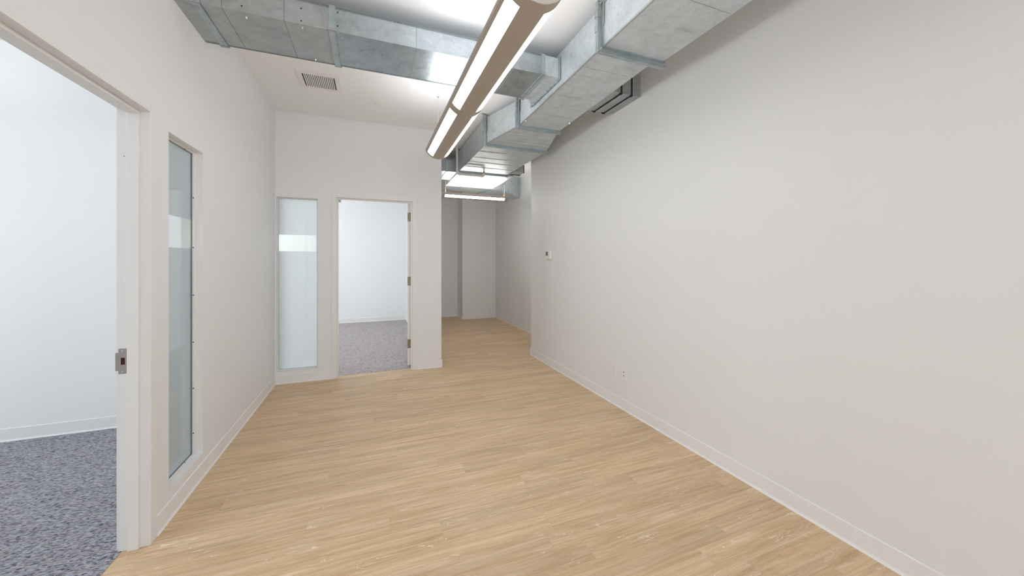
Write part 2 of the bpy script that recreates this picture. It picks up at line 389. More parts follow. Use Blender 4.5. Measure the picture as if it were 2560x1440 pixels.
# ------------------------------------------------------------------ floors
g = G(); g.box((XLb+.01, YK-T, -.12), (XA+T, 9.1, -.004)); floor = struct(g.build('floor', M_WOOD), 'light oak vinyl plank floor', 'floor')
PWID = .127; PLEN = 1.219
fixed = {}   # row index -> joint x taken from the photograph
def row_of(y): return math.floor((y-1.943)/PWID)
for y, x in ((2.30, .090), (2.01, .088), (2.13, -.321), (2.71, .167), (3.21, .172), (3.15, 1.378), (2.60, -.264), (4.10, -.26), (1.70, .886), (1.36, 1.698), (3.30, .948)):
    fixed[row_of(y)] = x
n_pl = 0
r = row_of(.55)
while True:
    y0 = 1.943+r*PWID; y1 = y0+PWID
    if y0 > 8.97: break
    if y0 < YF-.02: xa, xb = XL, XR
    else: xa, xb = XC, XA
    y1c = min(y1, 8.975) if y0 < YF else min(y1, 8.975)
    off = fixed.get(r, ((r*.4137+.23*((r*7) % 5)) % 1.0)*PLEN)
    x = off - math.ceil((off-xa)/PLEN)*PLEN
    while x < xb:
        u0, u1 = max(x, xa), min(x+PLEN, xb)
        if u1-u0 > .02:
            c = ((u0+u1)/2, (y0+y1c)/2, -.002)
            q = G(); gp = .00018
            q.box((u0+gp, y0+gp, -.004), (u1-gp, y1c-gp, 0.0))
            q.build('plank', M_WOOD, floor, pivot=c); n_pl += 1
        x += PLEN
    r += 1
# plank pieces that run into the two doorways
for (a, b) in (((XL-.102, D1a+.018, 0), (XL, D1b-.018, 0)), ((D2a+.018, YF, 0), (D2b-.018, YF+.085, 0))):
    q = G(); q.box((a[0], a[1], -.004), (b[0], b[1], -.0003)); q.build('plank', M_WOOD, floor, pivot=((a[0]+b[0])/2, (a[1]+b[1])/2, -.002))

g = G(); g.box((-5.0, -.4, -.12), (XL-.102, 4.02, .002)); o = g.build('carpet', M_CARPET)
o['kind'] = 'stuff'; tag(o, 'blue-grey heather carpet in the left office', 'carpet')
g = G(); g.box((-4.0, YF+.085, -.12), (XCb, 8.91, .002)); o = g.build('carpet', M_CARPET2)
o['kind'] = 'stuff'; tag(o, 'pinkish grey speckled carpet in the far office', 'carpet')

# ------------------------------------------------------------------ baseboards (cove base with a rounded top and a toe)
BPROF = [(0, 0), (.011, 0), (.011, .003), (.0065, .010), (.0045, .018), (.0045, .096), (.0035, .0995), (.0018, .1012), (0, .1016)]
def base(name, runs, m=M_BASE):
    g = G()
    for a, b, side in runs: g.prism(BPROF, (a[0], a[1], 0), (b[0], b[1], 0), side=side)
    o = g.build(name, m); struct(o); return o
struct(base('baseboard_left', [((XL, D1b+.038), (XL, YF), (1,0,0)), ((XL, YK), (XL, D1a-.038), (1,0,0))]), 'low vinyl baseboard along the left wall', 'baseboard')
struct(base('baseboard_far', [((XL+.004, YF), (D2a-.038, YF), (0,-1,0)), ((D2b+.038, YF), (XC+.011, YF), (0,-1,0)), ((XC, YF-.011), (XC, 8.98), (1,0,0))]), 'vinyl baseboard along the far wall, below the window and beside the door', 'baseboard')
struct(base('baseboard_right', [((XR, YK), (XR, 4.90), (-1,0,0)), ((XR-.011, 4.89), (XA, 4.89), (0,1,0))]), 'long vinyl baseboard along the right wall', 'baseboard')
struct(base('baseboard_alcove', [((XA, 4.9), (XA, 8.465), (-1,0,0)), ((2.015-.011, 8.465), (XA, 8.465), (0,-1,0)), ((2.015, 8.454), (2.015, 8.98), (-1,0,0)), ((XC, 8.98), (2.015, 8.98), (0,-1,0))]), 'baseboard round the alcove and its stepped corner', 'baseboard')
struct(base('baseboard_office', [((-5.0, 4.02), (XLb, 4.02), (0,-1,0)), ((XLb, D1b+.05), (XLb, 4.02), (-1,0,0))]), 'white baseboard inside the left office', 'baseboard')
struct(base('baseboard_far_office', [((-4.0, 8.91), (XCb, 8.91), (0,-1,0)), ((XCb, YFb), (XCb, 8.91), (-1,0,0))]), 'white baseboard inside the far office', 'baseboard')
struct(base('baseboard_rear', [((XL, YK), (XR, YK), (0,1,0))]))

# ------------------------------------------------------------------ door frames: local frame u along wall, v into wall, z up
def frame_matrix(kind):
    if kind == 'L': return lambda u, v, z: (XL-v, u, z)
    return lambda u, v, z: (u, YF+v, z)
def lbox(g, f, a, b, mi=0): g.box(f(*a), f(*b), mi)

def door(name, kind, a, b, h, label, depth, stop_v):
    f = frame_matrix(kind); d = struct(empty(name, f((a+b)/2, 0, 0)), label, 'door')
    inv = Vector(d.location)
    def bld(g, nm, m, par=None, bev=0):
        par = par or d
        o = g.build(nm, m, bevel=bev)
        off = inv if par is d else inv
        o.data.transform(Matrix.Translation(-off)); o.parent = par
        return o
    t = .018; e = .002
    j = G()
    lbox(j, f, (a-.0, -e, 0), (a+t, depth, h-t)); lbox(j, f, (b-t, -e, 0), (b, depth, h-t)); lbox(j, f, (a, -e, h-t), (b, depth, h))
    jamb = bld(j, 'door_jamb', M_TRIM)
    # stops
    s = G()
    v0, v1 = stop_v
    lbox(s, f, (a+t, v0, 0), (a+t+.016, v1, h-t-.016)); lbox(s, f, (b-t-.016, v0, 0), (b-t, v1, h-t-.016)); lbox(s, f, (a+t, v0, h-t-.016), (b-t, v1, h-t))
    bld(s, 'door_stop', M_TRIM, None, .002)
    # casing on the room face (mitred look: legs and head with eased edges)
    ci = .0165; co = .038; hz = h-ci; hz2 = h+co
    for nm, boxes in (('casing', [((a-co, -.007, 0), (a+ci, 0, hz2))]), ('casing', [((b-ci, -.007, 0), (b+co, 0, hz2))]), ('casing', [((a+ci, -.007, hz), (b-ci, 0, hz2))])):
        c = G()
        for p, q in boxes: lbox(c, f, p, q)
        bld(c, nm, M_TRIM, None, .002)
    # casing on the office side
    for p, q in (((a-.052, depth-.003, 0), (a+.004, depth+.012, h+.052)), ((b-.004, depth-.003, 0), (b+.052, depth+.012, h+.052)), ((a+.004, depth-.003, h-.004), (b-.004, depth+.012, h+.052))):
        c = G(); lbox(c, f, p, q); bld(c, 'casing', M_TRIM)
    return d, f, bld, jamb

# left office doorway (strike side visible)
d1, f1, b1, j1 = door('door_1', 'L', D1a, D1b, D1h, 'wide open doorway to the left office, painted frame with strike plate', XL-XLb+.003, (.033, .076))
g = G()
y = D1b-.018
def ff(v0, v1, z0, z1, th=.0016, yy=y):   # plate flush on the jamb face, facing the camera
    g.box((XL-v0, yy-th, z0), (XL-v1, yy+.001, z1))
ff(.082, .113, .855, .977); ff(.113, .124, .871, .958)
o = b1(g, 'strike_plate', M_STEEL, None); sp = o
g = G(); ff(.089, .104, .899, .932, .0022); q = b1(g, 'strike_hole', M_VOID, sp, .0008)
for z in (.866, .966):
    g = G(); g.tube([(XL-.098, y-.0015, z), (XL-.098, y-.0032, z)], .0042, 10); b1(g, 'screw', M_BOLT, sp)
g = G(); g.tube([(XL-.092, y-.0, 1.905), (XL-.092, y-.0015, 1.905)], .0026, 8); b1(g, 'screw', M_HINGE)
# left office slab, swung back into the office (outside the frame)
g = G(); g.box((XLb-.05-.86, D1a-.02, .012), (XLb-.05, D1a+.024, D1h-.02)); sl = b1(g, 'door_slab', M_TRIM, None, .002)
g = G(); g.tube([(XLb-.05-.80, D1a+.02, .98), (XLb-.05-.80, D1a+.07, .98), (XLb-.05-.69, D1a+.075, .98)], .010, 10); b1(g, 'lever_handle', M_STEEL, sl)

# far office doorway with the slab opened inwards
d2, f2, b2, j2 = door('door_2', 'F', D2a, D2b, D2h, 'far office doorway with its white door swung inwards, three hinges showing', YFb-YF+.003, (.030, .062))
HX, HY = .478, 4.896
sw = math.radians(10.5)         # beyond square
def rotp(p):                    # local slab point -> world ; slab runs +y from hinge, thickness to -x
    x, y_, z = p; c, s = math.cos(-sw), math.sin(-sw)
    return (HX+x*c-y_*s, HY+x*s+y_*c, z)
def rbox(a, b):
    x0, y0, z0 = a; x1, y1, z1 = b
    return [rotp(p) for p in ((x0,y0,z0),(x1,y0,z0),(x1,y1,z0),(x0,y1,z0),(x0,y0,z1),(x1,y0,z1),(x1,y1,z1),(x0,y1,z1))]
g = G(); g.add(rbox((-.045, 0, .032), (0, .865, D2h-.022)), [(0,3,2,1),(4,5,6,7),(0,1,5,4),(1,2,6,5),(2,3,7,6),(3,0,4,7)])
slab = b2(g, 'door_slab', M_TRIM, None, .0015)
for zc in (1.975, 1.133, .312):
    g = G(); g.add(rbox((-.045, -.003, zc-.058), (-.001, .001, zc+.058)), [(0,3,2,1),(4,5,6,7),(0,1,5,4),(1,2,6,5),(2,3,7,6),(3,0,4,7)])
    p = rotp((.004, -.006, 0)); g.tube([(p[0], p[1], zc-.058), (p[0], p[1], zc+.058)], .0065, 10)
    for dx, dz in ((-.016, .044), (-.034, .016), (-.034, -.016), (-.016, -.044)):
        c = rotp((dx, -.003, zc+dz)); c2 = rotp((dx, -.0045, zc+dz)); g.tube([c, c2], .0045, 8, mi=1)
    b2(g, 'hinge', [M_HINGE, M_DARK], slab)
for sx in (-.045, 0):
    g = G(); s_ = -1 if sx < 0 else 1
    pts = [rotp((sx, .80, .98)), rotp((sx+s_*.05, .80, .98)), rotp((sx+s_*.055, .69, .98))]; g.tube(pts, .010, 10); b2(g, 'lever_handle', M_STEEL, slab)

# ------------------------------------------------------------------ interior side windows
def side_window(name, kind, a, b, z0, z1, zc0, zc1, label, screws_b, margin=0):
    f = frame_matrix(kind); w = struct(empty(name, f((a+b)/2, 0, z0)), label, 'window'); inv = Vector(w.location)
    dep = .112
    def bld(g, nm, m, bev=0, par=None):
        o = g.build(nm, m, bevel=bev); o.data.transform(Matrix.Translation(-inv)); o.parent = par or w; return o
    t = .010
    g = G()     # liner of the opening
    lbox(g, f, (a, 0.0, z0), (a+t, dep, z1)); lbox(g, f, (b-t, 0.0, z0), (b, dep, z1)); lbox(g, f, (a+t, 0.0, z1-t), (b-t, dep, z1)); lbox(g, f, (a+t, 0.0, z0), (b-t, dep, z0+t))
    bld(g, 'window_frame', M_TRIM)
    gv = .052
    A, B, Z0, Z1 = a+t, b-t, z0+t, z1-t
    for p, q in (((A, gv-.013, Z0), (A+.011, gv, Z1)), ((B-.011, gv-.013, Z0), (B, gv, Z1)), ((A+.011, gv-.013, Z1-.011), (B-.011, gv, Z1)), ((A+.011, gv-.013, Z0), (B-.011, gv, Z0+.011))):
        s = G(); lbox(s, f, p, q); bld(s, 'glazing_bead', M_TRIM, .0015)
    for p, q in (((A, gv+.008, Z0), (A+.010, gv+.020, Z1)), ((B-.010, gv+.008, Z0), (B, gv+.020, Z1)), ((A+.010, gv+.008, Z1-.010), (B-.010, gv+.020, Z1)), ((A+.010, gv+.008, Z0), (B-.010, gv+.020, Z0+.010))):
        s = G(); lbox(s, f, p, q); bld(s, 'glazing_bead', M_TRIM)
    g = G()    # dark gasket line round the glass
    for p, q in (((A, gv, Z0), (A+.0125, gv+.001, Z1)), ((B-.0125, gv, Z0), (B, gv+.001, Z1)), ((A, gv, Z1-.0125), (B, gv+.001, Z1)), ((A, gv, Z0), (B, gv+.001, Z0+.0125))): lbox(g, f, p, q)
    bld(g, 'gasket', M_GASKET)
    g = G(); lbox(g, f, (A+.001, gv+.0015, Z0+.001), (B-.001, gv+.0065, Z1-.001)); pane = bld(g, 'pane', M_GLASS)
    for q0, q1 in ((Z0+.002, zc0), (zc1, Z1-.002)):
        g = G(); v = gv+.0075
        P = [f(A+.002, v, q0), f(B-.002, v, q0), f(B-.002, v, q1), f(A+.002, v, q1)]
        g.add(P, [(0, 1, 2, 3)]); o = bld(g, 'frosted_film', M_FROST, 0, pane)
    if margin:
        v = gv+.0075; g = G(); g.add([f(B-margin, v, zc0), f(B-.002, v, zc0), f(B-.002, v, zc1), f(B-margin, v, zc1)], [(0, 1, 2, 3)]); bld(g, 'frosted_film', M_FROST, 0, pane)
    if screws_b:
        g = G()
        for z in (1.804, 1.485, 1.179, .878, .582, .294):
            c = f(B-.011, gv-.0065, z); c2 = f(B-.0128, gv-.0065, z); g = G(); g.tube([c, c2], .0036, 8); bld(g, 'screw', M_DARK)
        for u in (a+.10, a+.31):
            g = G(); g.tube([f(u, gv-.0065, Z0+.011), f(u, gv-.0065, Z0+.0125)], .0036, 8); bld(g, 'screw', M_DARK)
            g = G(); g.tube([f(u, gv-.0065, Z1-.011), f(u, gv-.0065, Z1-.0125)], .0036, 8); bld(g, 'screw', M_DARK)
    return w
side_window('window_1', 'L', W1a, W1b, W1z0, W1z1, 1.478, 1.663, 'tall narrow frosted window in the left wall beside the doorway', True)
side_window('window_2', 'F', W2a, W2b, W2z0, W2z1, 1.510, 1.700, 'tall narrow frosted window in the far wall by the corner', False, .024)

# ------------------------------------------------------------------ ductwork
BOXF = [(0,1,2,3),(7,6,5,4),(0,4,5,1),(1,5,6,2),(2,6,7,3),(3,7,4,0)]
def secy(x0, x1, z0, z1, y): return [(x0,y,z0),(x1,y,z0),(x1,y,z1),(x0,y,z1)]
def secx(y0, y1, z0, z1, x): return [(x,y0,z0),(x,y1,z0),(x,y1,z1),(x,y0,z1)]
def ring_y(g, x0, x1, z0, z1, ya, yb, out, inn=.0, mi=0):
    g.box((x0-out, ya, z0-out), (x1+out, yb, z0+inn), mi); g.box((x0-out, ya, z1-inn), (x1+out, yb, min(z1+out, H-.001)), mi)
    g.box((x0-out, ya, z0+inn), (x0+inn, yb, z1-inn), mi); g.box((x1-inn, ya, z0+inn), (x1+out, yb, z1-inn), mi)

MX0, MX1, MZ0, MZ1 = 1.372, 1.858, 2.765, 3.030
main = tag(empty('main_duct', (1.6, 3.0, MZ0)), 'long galvanised rectangular duct running along the ceiling beside the right wall', 'duct')
mi_ = Vector(main.location)
def mb(g, nm, m, par=None, bev=0, smooth=False, root=None):
    inv = Vector((root or main).location)
    o = g.build(nm, m, bevel=bev, smooth=smooth); o.data.transform(Matrix.Translation(-inv)); o.parent = par or root or main; return o
segs = [   # (y0, x0, x1, z1), (y1, ...)
    ((-1.2, MX0, MX1, MZ1), (.52, MX0, MX1, MZ1)),
    ((.52, MX0, MX1, MZ1), (1.955, MX0, MX1, MZ1)),
    ((1.955, MX0, MX1-.055, MZ1), (3.375, MX0+.012, MX1-.02, MZ1)),
    ((3.375, MX0+.012, MX1-.02, MZ1), (4.045, 1.238, 2.030, 3.075)),
    ((4.045, 1.238, 2.030, 3.075), (5.43, 1.238, 2.005, 3.075)),
    ((5.43, 1.238, 2.12, 3.075), (6.43, 1.238, 2.12, 3.075)),
]
for a, b in segs:
    g = G(); z = MZ0 if a[0] < 5.4 else 2.757
    g.hexa(secy(a[1], a[2], z, a[3], a[0]) + secy(b[1], b[2], z, b[3], b[0]))
    mb(g, 'duct_section', M_GALV)
def flange(y, x0, x1, z0, z1, out=.028, thick=.013):
    g = G(); ring_y(g, x0, x1, z0, z1, y-thick, y-.0008, out); ring_y(g, x0, x1, z0, z1, y+.0008, y+thick, out)
    ring_y(g, x0, x1, z0, z1, y-thick-.022, y-thick, .005); ring_y(g, x0, x1, z0, z1, y+thick, y+thick+.022, .005)
    fl = mb(g, 'flange', M_FLANGE)
    g = G(); ring_y(g, x0, x1, z0, z1, y-.0008, y+.0008, out-.002, mi=0); mb(g, 'gasket', M_RUBBER, fl)
    for cx, sx in ((x0, -1), (x1, 1)):
        for cz, sz in ((z0, -1), (z1, 1)):
            if cz > 3.0 and z1+out > H-.002: continue
            g = G()
            g.box((cx+sx*(out-.001), y-thick-.003, cz+sz*(out-.001)), (cx-sx*.075, y-thick-.0002, cz+sz*.004))
            g.box((cx+sx*(out-.001), y-thick-.003, cz+sz*.004), (cx+sx*.004, y-thick-.0002, cz-sz*.075))
            mb(g, 'corner_plate', M_GALV2, fl)
            g = G(); bx_, bz_ = cx+sx*.013, cz+sz*.013
            g.tube([(bx_, y-thick-.013, bz_), (bx_, y-thick-.003, bz_)], .0085, 6)
            g.tube([(bx_, y-thick-.020, bz_), (bx_, y-thick-.013, bz_)], .0045, 8)
            mb(g, 'bolt', M_BOLT, fl)
    for zz in (z0+.10, z1-.07):
        g = G(); g.box((x0-(out-.004), y-thick-.004, zz), (x0-(out+.004), y+thick+.004, zz+.045)); mb(g, 'clamp', M_GALV2, fl)
flange(.52, MX0, MX1, MZ0, MZ1)
flange(1.955, MX0, MX1, MZ0, MZ1, .032)
flange(3.375, MX0+.006, MX1-.02, MZ0, MZ1)
flange(4.045, 1.238, 2.030, MZ0, 3.070, .028)
flange(5.43, 1.238, 2.012, MZ0, 3.070, .024)
flange(6.43, 1.238, 2.120, 2.757, 3.070, .018)
# stiffening beads and standing seams across the underside
def bead(y, x0, x1, z=MZ0, w=.007, h=.004, nm='stiffening_bead', m=None):
    g = G(); g.prism([(-w, 0), (-w*.4, -h), (w*.4, -h), (w, 0)], (x0+.004, y, z+.0002), (x1-.004, y, z+.0002), side=(0,1,0)); mb(g, nm, m or M_GALV)
def seam_line(y, x0, x1):
    g = G(); g.box((x0+.004, y-.0008, MZ0-.0006), (x1-.004, y+.0008, MZ0)); mb(g, 'seam', M_GASKET)
for y in (.95, 1.42): seam_line(y, MX0, MX1)
for y in (2.18, 2.62, 3.02): seam_line(y, MX0, MX1-.05)
for y in (3.60, 3.86): bead(y, MX0-.03 if y < 3.7 else 1.28, 1.86 if y < 3.7 else 1.96, w=.012, h=.005)
for y in (4.33, 4.60, 4.82, 5.08): bead(y, 1.238, 2.02, w=.010, h=.005)
# corner seams along the bottom edges
for (ya, yb, xa0, xb0) in ((-1.2, .50, MX0, MX0), (.54, 1.93, MX0, MX0), (1.98, 3.35, MX0, MX0+.012), (3.40, 4.02, MX0, 1.244), (4.07, 5.40, 1.238, 1.238), (5.46, 6.41, 1.238, 1.238)):
    g = G(); z = MZ0 if ya < 5.4 else 2.757
    g.prism([(-.003, -.003), (.008, -.003), (.008, .0), (0, .0), (0, .008), (-.003, .008)], (xa0, ya, z), (xb0, yb, z), side=(1,0,0)); mb(g, 'corner_seam', M_GALV2)
# hanger straps up to the ceiling
for y, x in ((1.925, MX0-.004), (3.34, MX0), (4.01, 1.234), (.49, MX0-.004), (1.925, MX1+.004), (3.34, MX1-.01)):
    g = G(); s = -1 if x < 1.6 else 1
    g.box((x, y-.013, 2.90), (x+s*.0025, y+.013, H)); g.box((x, y-.013, H-.003), (x+s*.05, y+.013, H)); mb(g, 'hanger_strap', M_GALV2)
# screws near the branch
for (x, y) in ((MX0+.02, 3.22), (MX1-.035, 3.12)):
    g = G(); g.tube([(x, y, MZ0), (x, y, MZ0-.012)], [.009, .006], 8); mb(g, 'screw', M_BOLT)

# horizontal elbow turning to the right, then the drop transition into the alcove wall
elb = []
outer = [(1.232, 6.445), (1.245, 6.56), (1.30, 6.70), (1.41, 6.82), (1.56, 6.90), (1.76, 6.95), (1.955, 6.965)]
inner = [(2.125, 6.445), (2.128, 6.42), (2.130, 6.41), (2.132, 6.40), (2.134, 6.39), (2.136, 6.38), (2.138, 6.37)]
g = G(); n = len(outer); vs = []
for (ox, oy), (ix, iy) in zip(outer, inner):
    vs += [(ox, oy, 2.752), (ix, iy, 2.752), (ix, iy, 3.075), (ox, oy, 3.075)]
fs = [(0,1,2,3), (4*(n-1)+3, 4*(n-1)+2, 4*(n-1)+1, 4*(n-1))]
for i in range(n-1):
    a, b = 4*i, 4*(i+1)
    for k in range(4): fs.append((a+k, b+k, b+(k+1) % 4, a+(k+1) % 4))
g.add(vs, fs); mb(g, 'elbow', M_GALV)
g = G(); A = [(2.150, 6.365, 2.757), (1.975, 6.965, 2.752), (1.975, 6.965, 3.09), (2.150, 6.365, 3.09)]
B = [(XA-.001, 6.87, 2.697), (XA-.001, 7.45, 2.735), (XA-.001, 7.45, 3.10), (XA-.001, 6.87, 3.10)]
g.hexa(A+B); mb(g, 'transition', M_GALV)
g = G()
dv = Vector((1.975-2.150, .6, 0)).normalized()
for z0, z1 in ((2.742, 2.760),):
    g.hexa([(2.138, 6.360, z0), (1.955, 6.972, z0), (1.955, 6.972, z1), (2.138, 6.360, z1), (2.160, 6.358, z0), (1.985, 6.972, z0), (1.985, 6.972, z1), (2.160, 6.358, z1)])
g.hexa([(2.133, 6.352, 2.745), (2.133, 6.37, 2.745), (2.133, 6.37, 3.09), (2.133, 6.352, 3.09), (2.165, 6.355, 2.745), (2.165, 6.375, 2.745), (2.165, 6.375, 3.09), (2.165, 6.355, 3.09)])
mb(g, 'drive_cleat', M_FLANGE)

# --- branch duct across the ceiling to the left wall
br = tag(empty('branch_duct', (.2, 2.7, 2.835)), 'galvanised branch duct crossing the ceiling from the main duct to the left wall', 'duct')
BY0, BY1, BZa, BZb = 2.500, 2.928, 2.835, 2.986
def bb(g, nm, m, par=None, bev=0): return mb(g, nm, m, par, bev, root=br)
for x0, x1, m in ((XL, -.935, M_GALV2), (-.895, -.250, M_GALV2), (-.215, 1.215, M_GALV3)):
    g = G(); g.hexa(secx(BY0, BY1, BZa, BZb, x0)+secx(BY0, BY1, BZa, BZb, x1)); bb(g, 'duct_section', m)
g = G()   # flared boot onto the main duct
g.hexa(secx(BY0, BY1, BZa, BZb, 1.245)+secx(BY0, BY1+.012, BZa, BZb, 1.305)); g.hexa(secx(BY0, BY1+.012, BZa, BZb, 1.305)+secx(BY0, BY1+.115, BZa-.004, BZb, MX0-.001))
bb(g, 'boot', M_GALV)
g = G()
for p in ((1.360, 1.3715),): g.box((p[0], BY0-.012, BZa-.016), (p[1], BY1+.125, BZa)); g.box((p[0], BY0-.012, BZa), (p[1], BY0, BZb+.012))
bb(g, 'boot_flange', M_FLANGE)
for i in range(9):
    yy = BY0+.03+i*.062; g = G(); g.box((MX0-.012, yy, BZa-.020), (MX0-.001, yy+.022, BZa-.0145)); bb(g, 'boot_tab', M_BOLT)
for xc, w in ((-.915, .020), (-.2325, .0175), (1.230, .015)):
    g = G()
    g.box((xc-w, BY0-.005, BZa-.005), (xc+w, BY1+.004, BZa)); g.box((xc-w, BY0-.005, BZa), (xc+w, BY0, BZb+.004)); g.box((xc-w, BY0, BZb), (xc+w, BY1+.004, BZb+.004)); g.box((xc-w, BY1, BZa), (xc+w, BY1+.004, BZb))
    g.box((xc+w-.002, BY0-.008, BZa-.008), (xc+w+.002, BY1+.006, BZa-.005)); g.box((xc-w-.002, BY0-.006, BZa-.0065), (xc-w+.001, BY1+.006, BZa-.004))
    c = bb(g, 'drive_cleat', M_FLANGE)
    g = G(); g.box((xc-w-.004, BY1+.002, BZa-.010), (xc+w+.008, BY1+.014, BZa+.006)); bb(g, 'cleat_end', M_GALV2, c)
    g = G(); g.box((xc-w-.004, BY0-.012, BZa-.004), (xc+w+.004, BY0-.003, BZa+.014)); bb(g, 'cleat_end', M_GALV2, c)
for x in (-.795, -.490, .28, .76, .985):
    g = G(); g.box((x-.0012, BY0+.002, BZa-.0016), (x+.0012, BY1-.002, BZa)); g.box((x-.0012, BY0-.0016, BZa-.0016), (x+.0012, BY0, BZb-.002)); bb(g, 'seam', M_GASKET)
for x in (-.86,): pass
g = G(); g.prism([(-.002, -.003), (.007, -.003), (.007, 0), (0, 0), (0, .007), (-.002, .007)], (XL+.01, BY1, BZa), (1.21, BY1, BZa), side=(0,-1,0)); bb(g, 'corner_seam', M_GASKET)
g = G(); g.box((XL+.01, BY0-.0018, BZb-.012), (1.21, BY0, BZb-.009)); g.box((XL+.01, BY0-.004, BZb-.004), (1.21, BY0, BZb+.001)); bb(g, 'corner_seam', M_GASKET)
g = G(); g.box((XL+.0005, BY0-.007, BZa-.010), (XL+.006, BY1+.010, BZa-.001)); g.box((XL+.0005, BY0-.007, BZa-.001), (XL+.006, BY0-.001, BZb+.010)); bb(g, 'caulk_line', M_CAULK)
for (x, z) in ((-.70, 2.868), (-.23+.03, 2.955), (-.20, 2.87), (-.40, 2.855), (-.40, 2.93)):
    g = G(); g.tube([(x, BY0, z), (x, BY0-.003, z)], .004, 8); bb(g, 'screw', M_DARK)
for (x, y) in ((-.40, 2.53), (-.375, 2.90), (-.69, 2.545)):
    g = G(); g.tube([(x, y, BZa), (x, y, BZa-.010)], [.008, .005], 8); bb(g, 'screw', M_BOLT)

# --- short branch into the right wall
sb = tag(empty('wall_duct', (2.03, 2.74, 2.84)), 'short galvanised duct with two black straps entering the right wall behind the main duct', 'duct')
def sbb(g, nm, m, par=None, bev=0): return mb(g, nm, m, par, bev, root=sb)
g = G(); g.box((1.83, 2.545, 2.840), (XR, 2.945, 3.025)); sbb(g, 'duct_section', M_GALV2)
for x in (1.995, 2.103):
    g = G(); t_ = .0055
    g.box((x-.004, 2.545-t_, 2.84-t_), (x+.004, 2.945+t_, 2.84)); g.box((x-.004, 2.545-t_, 2.84), (x+.004, 2.545, 3.03)); g.box((x-.004, 2.945, 2.84), (x+.004, 2.945+t_, 3.03))
    g.box((x-.022, 2.945, 2.832), (x+.012, 2.955, 2.844)); g.box((x-.008, 2.538, 2.828), (x+.008, 2.56, 2.841))
    sbb(g, 'black_strap', M_RUBBER)
    g = G(); g.box((x+.008, 2.538, 2.838), (x+.028, 2.545, 3.025)); g.box((x+.008, 2.538, 2.834), (x+.028, 2.945, 2.84)); sbb(g, 'cleat', M_FLANGE)
g = G(); g.box((XR-.005, 2.530, 2.828), (XR-.0005, 2.960, 2.839)); sbb(g, 'caulk_line', M_CAULK)
g = G(); g.tube([(2.14, 2.545, 2.965), (2.14, 2.535, 2.965)], .010, 8); sbb(g, 'screw', M_BOLT)
g = G(); g.tube([(2.135, 2.545, 2.90), (2.135, 2.538, 2.90)], .006, 8); sbb(g, 'screw', M_BOLT)

# --- small outlets of the main duct near the alcove
so = tag(empty('stub_duct', (2.12, 5.25, 2.79)), 'small galvanised duct stub with a black collar on the right of the main duct end', 'duct')
def sob(g, nm, m, par=None): return mb(g, nm, m, par, 0, root=so)
g = G(); g.box((2.035, 5.18, 2.775), (2.215, 5.36, 2.935)); sob(g, 'duct_section', M_GALV2)
g = G(); x0, x1 = 2.208, 2.218
g.box((x0, 5.175, 2.768), (x1, 5.187, 2.942)); g.box((x0, 5.175, 2.932), (x1, 5.368, 2.942)); g.box((2.04, 5.352, 2.767), (2.22, 5.366, 2.777)); g.box((x0, 5.352, 2.775), (x1, 5.366, 2.942))
sob(g, 'black_collar', M_RUBBER)
g = G(); g.box((2.03, 5.172, 2.768), (2.048, 5.368, 2.776)); g.tube([(2.085, 5.18, 2.80), (2.085, 5.168, 2.80)], .012, 8); sob(g, 'cleat', M_GALV2)
sl_ = tag(empty('side_duct', (1.05, 5.75, 2.79)), 'low duct outlet passing behind the end of the far wall, left of the main duct', 'duct')
def slb(g, nm, m): return mb(g, nm, m, None, 0, root=sl_)
g = G(); g.box((XC, 5.53, 2.778), (1.236, 6.12, 2.955)); slb(g, 'duct_section', M_GALV2)
g = G(); g.box((1.06, 5.522, 2.774), (1.09, 5.53, 2.957)); g.box((1.135, 5.526, 2.776), (1.14, 5.53, 2.955)); g.box((1.015, 5.522, 2.774), (1.03, 5.53, 2.957)); g.box((1.06, 5.522, 2.770), (1.09, 6.12, 2.778)); slb(g, 'cleat', M_FLANGE)
g = G(); g.hexa([(1.10, 6.0, 2.70), (1.24, 6.0, 2.72), (1.24, 6.0, 2.78), (1.10, 6.0, 2.78), (1.16, 6.4, 2.74), (1.24, 6.4, 2.745), (1.24, 6.4, 2.78), (1.16, 6.4, 2.78)]) if False else None

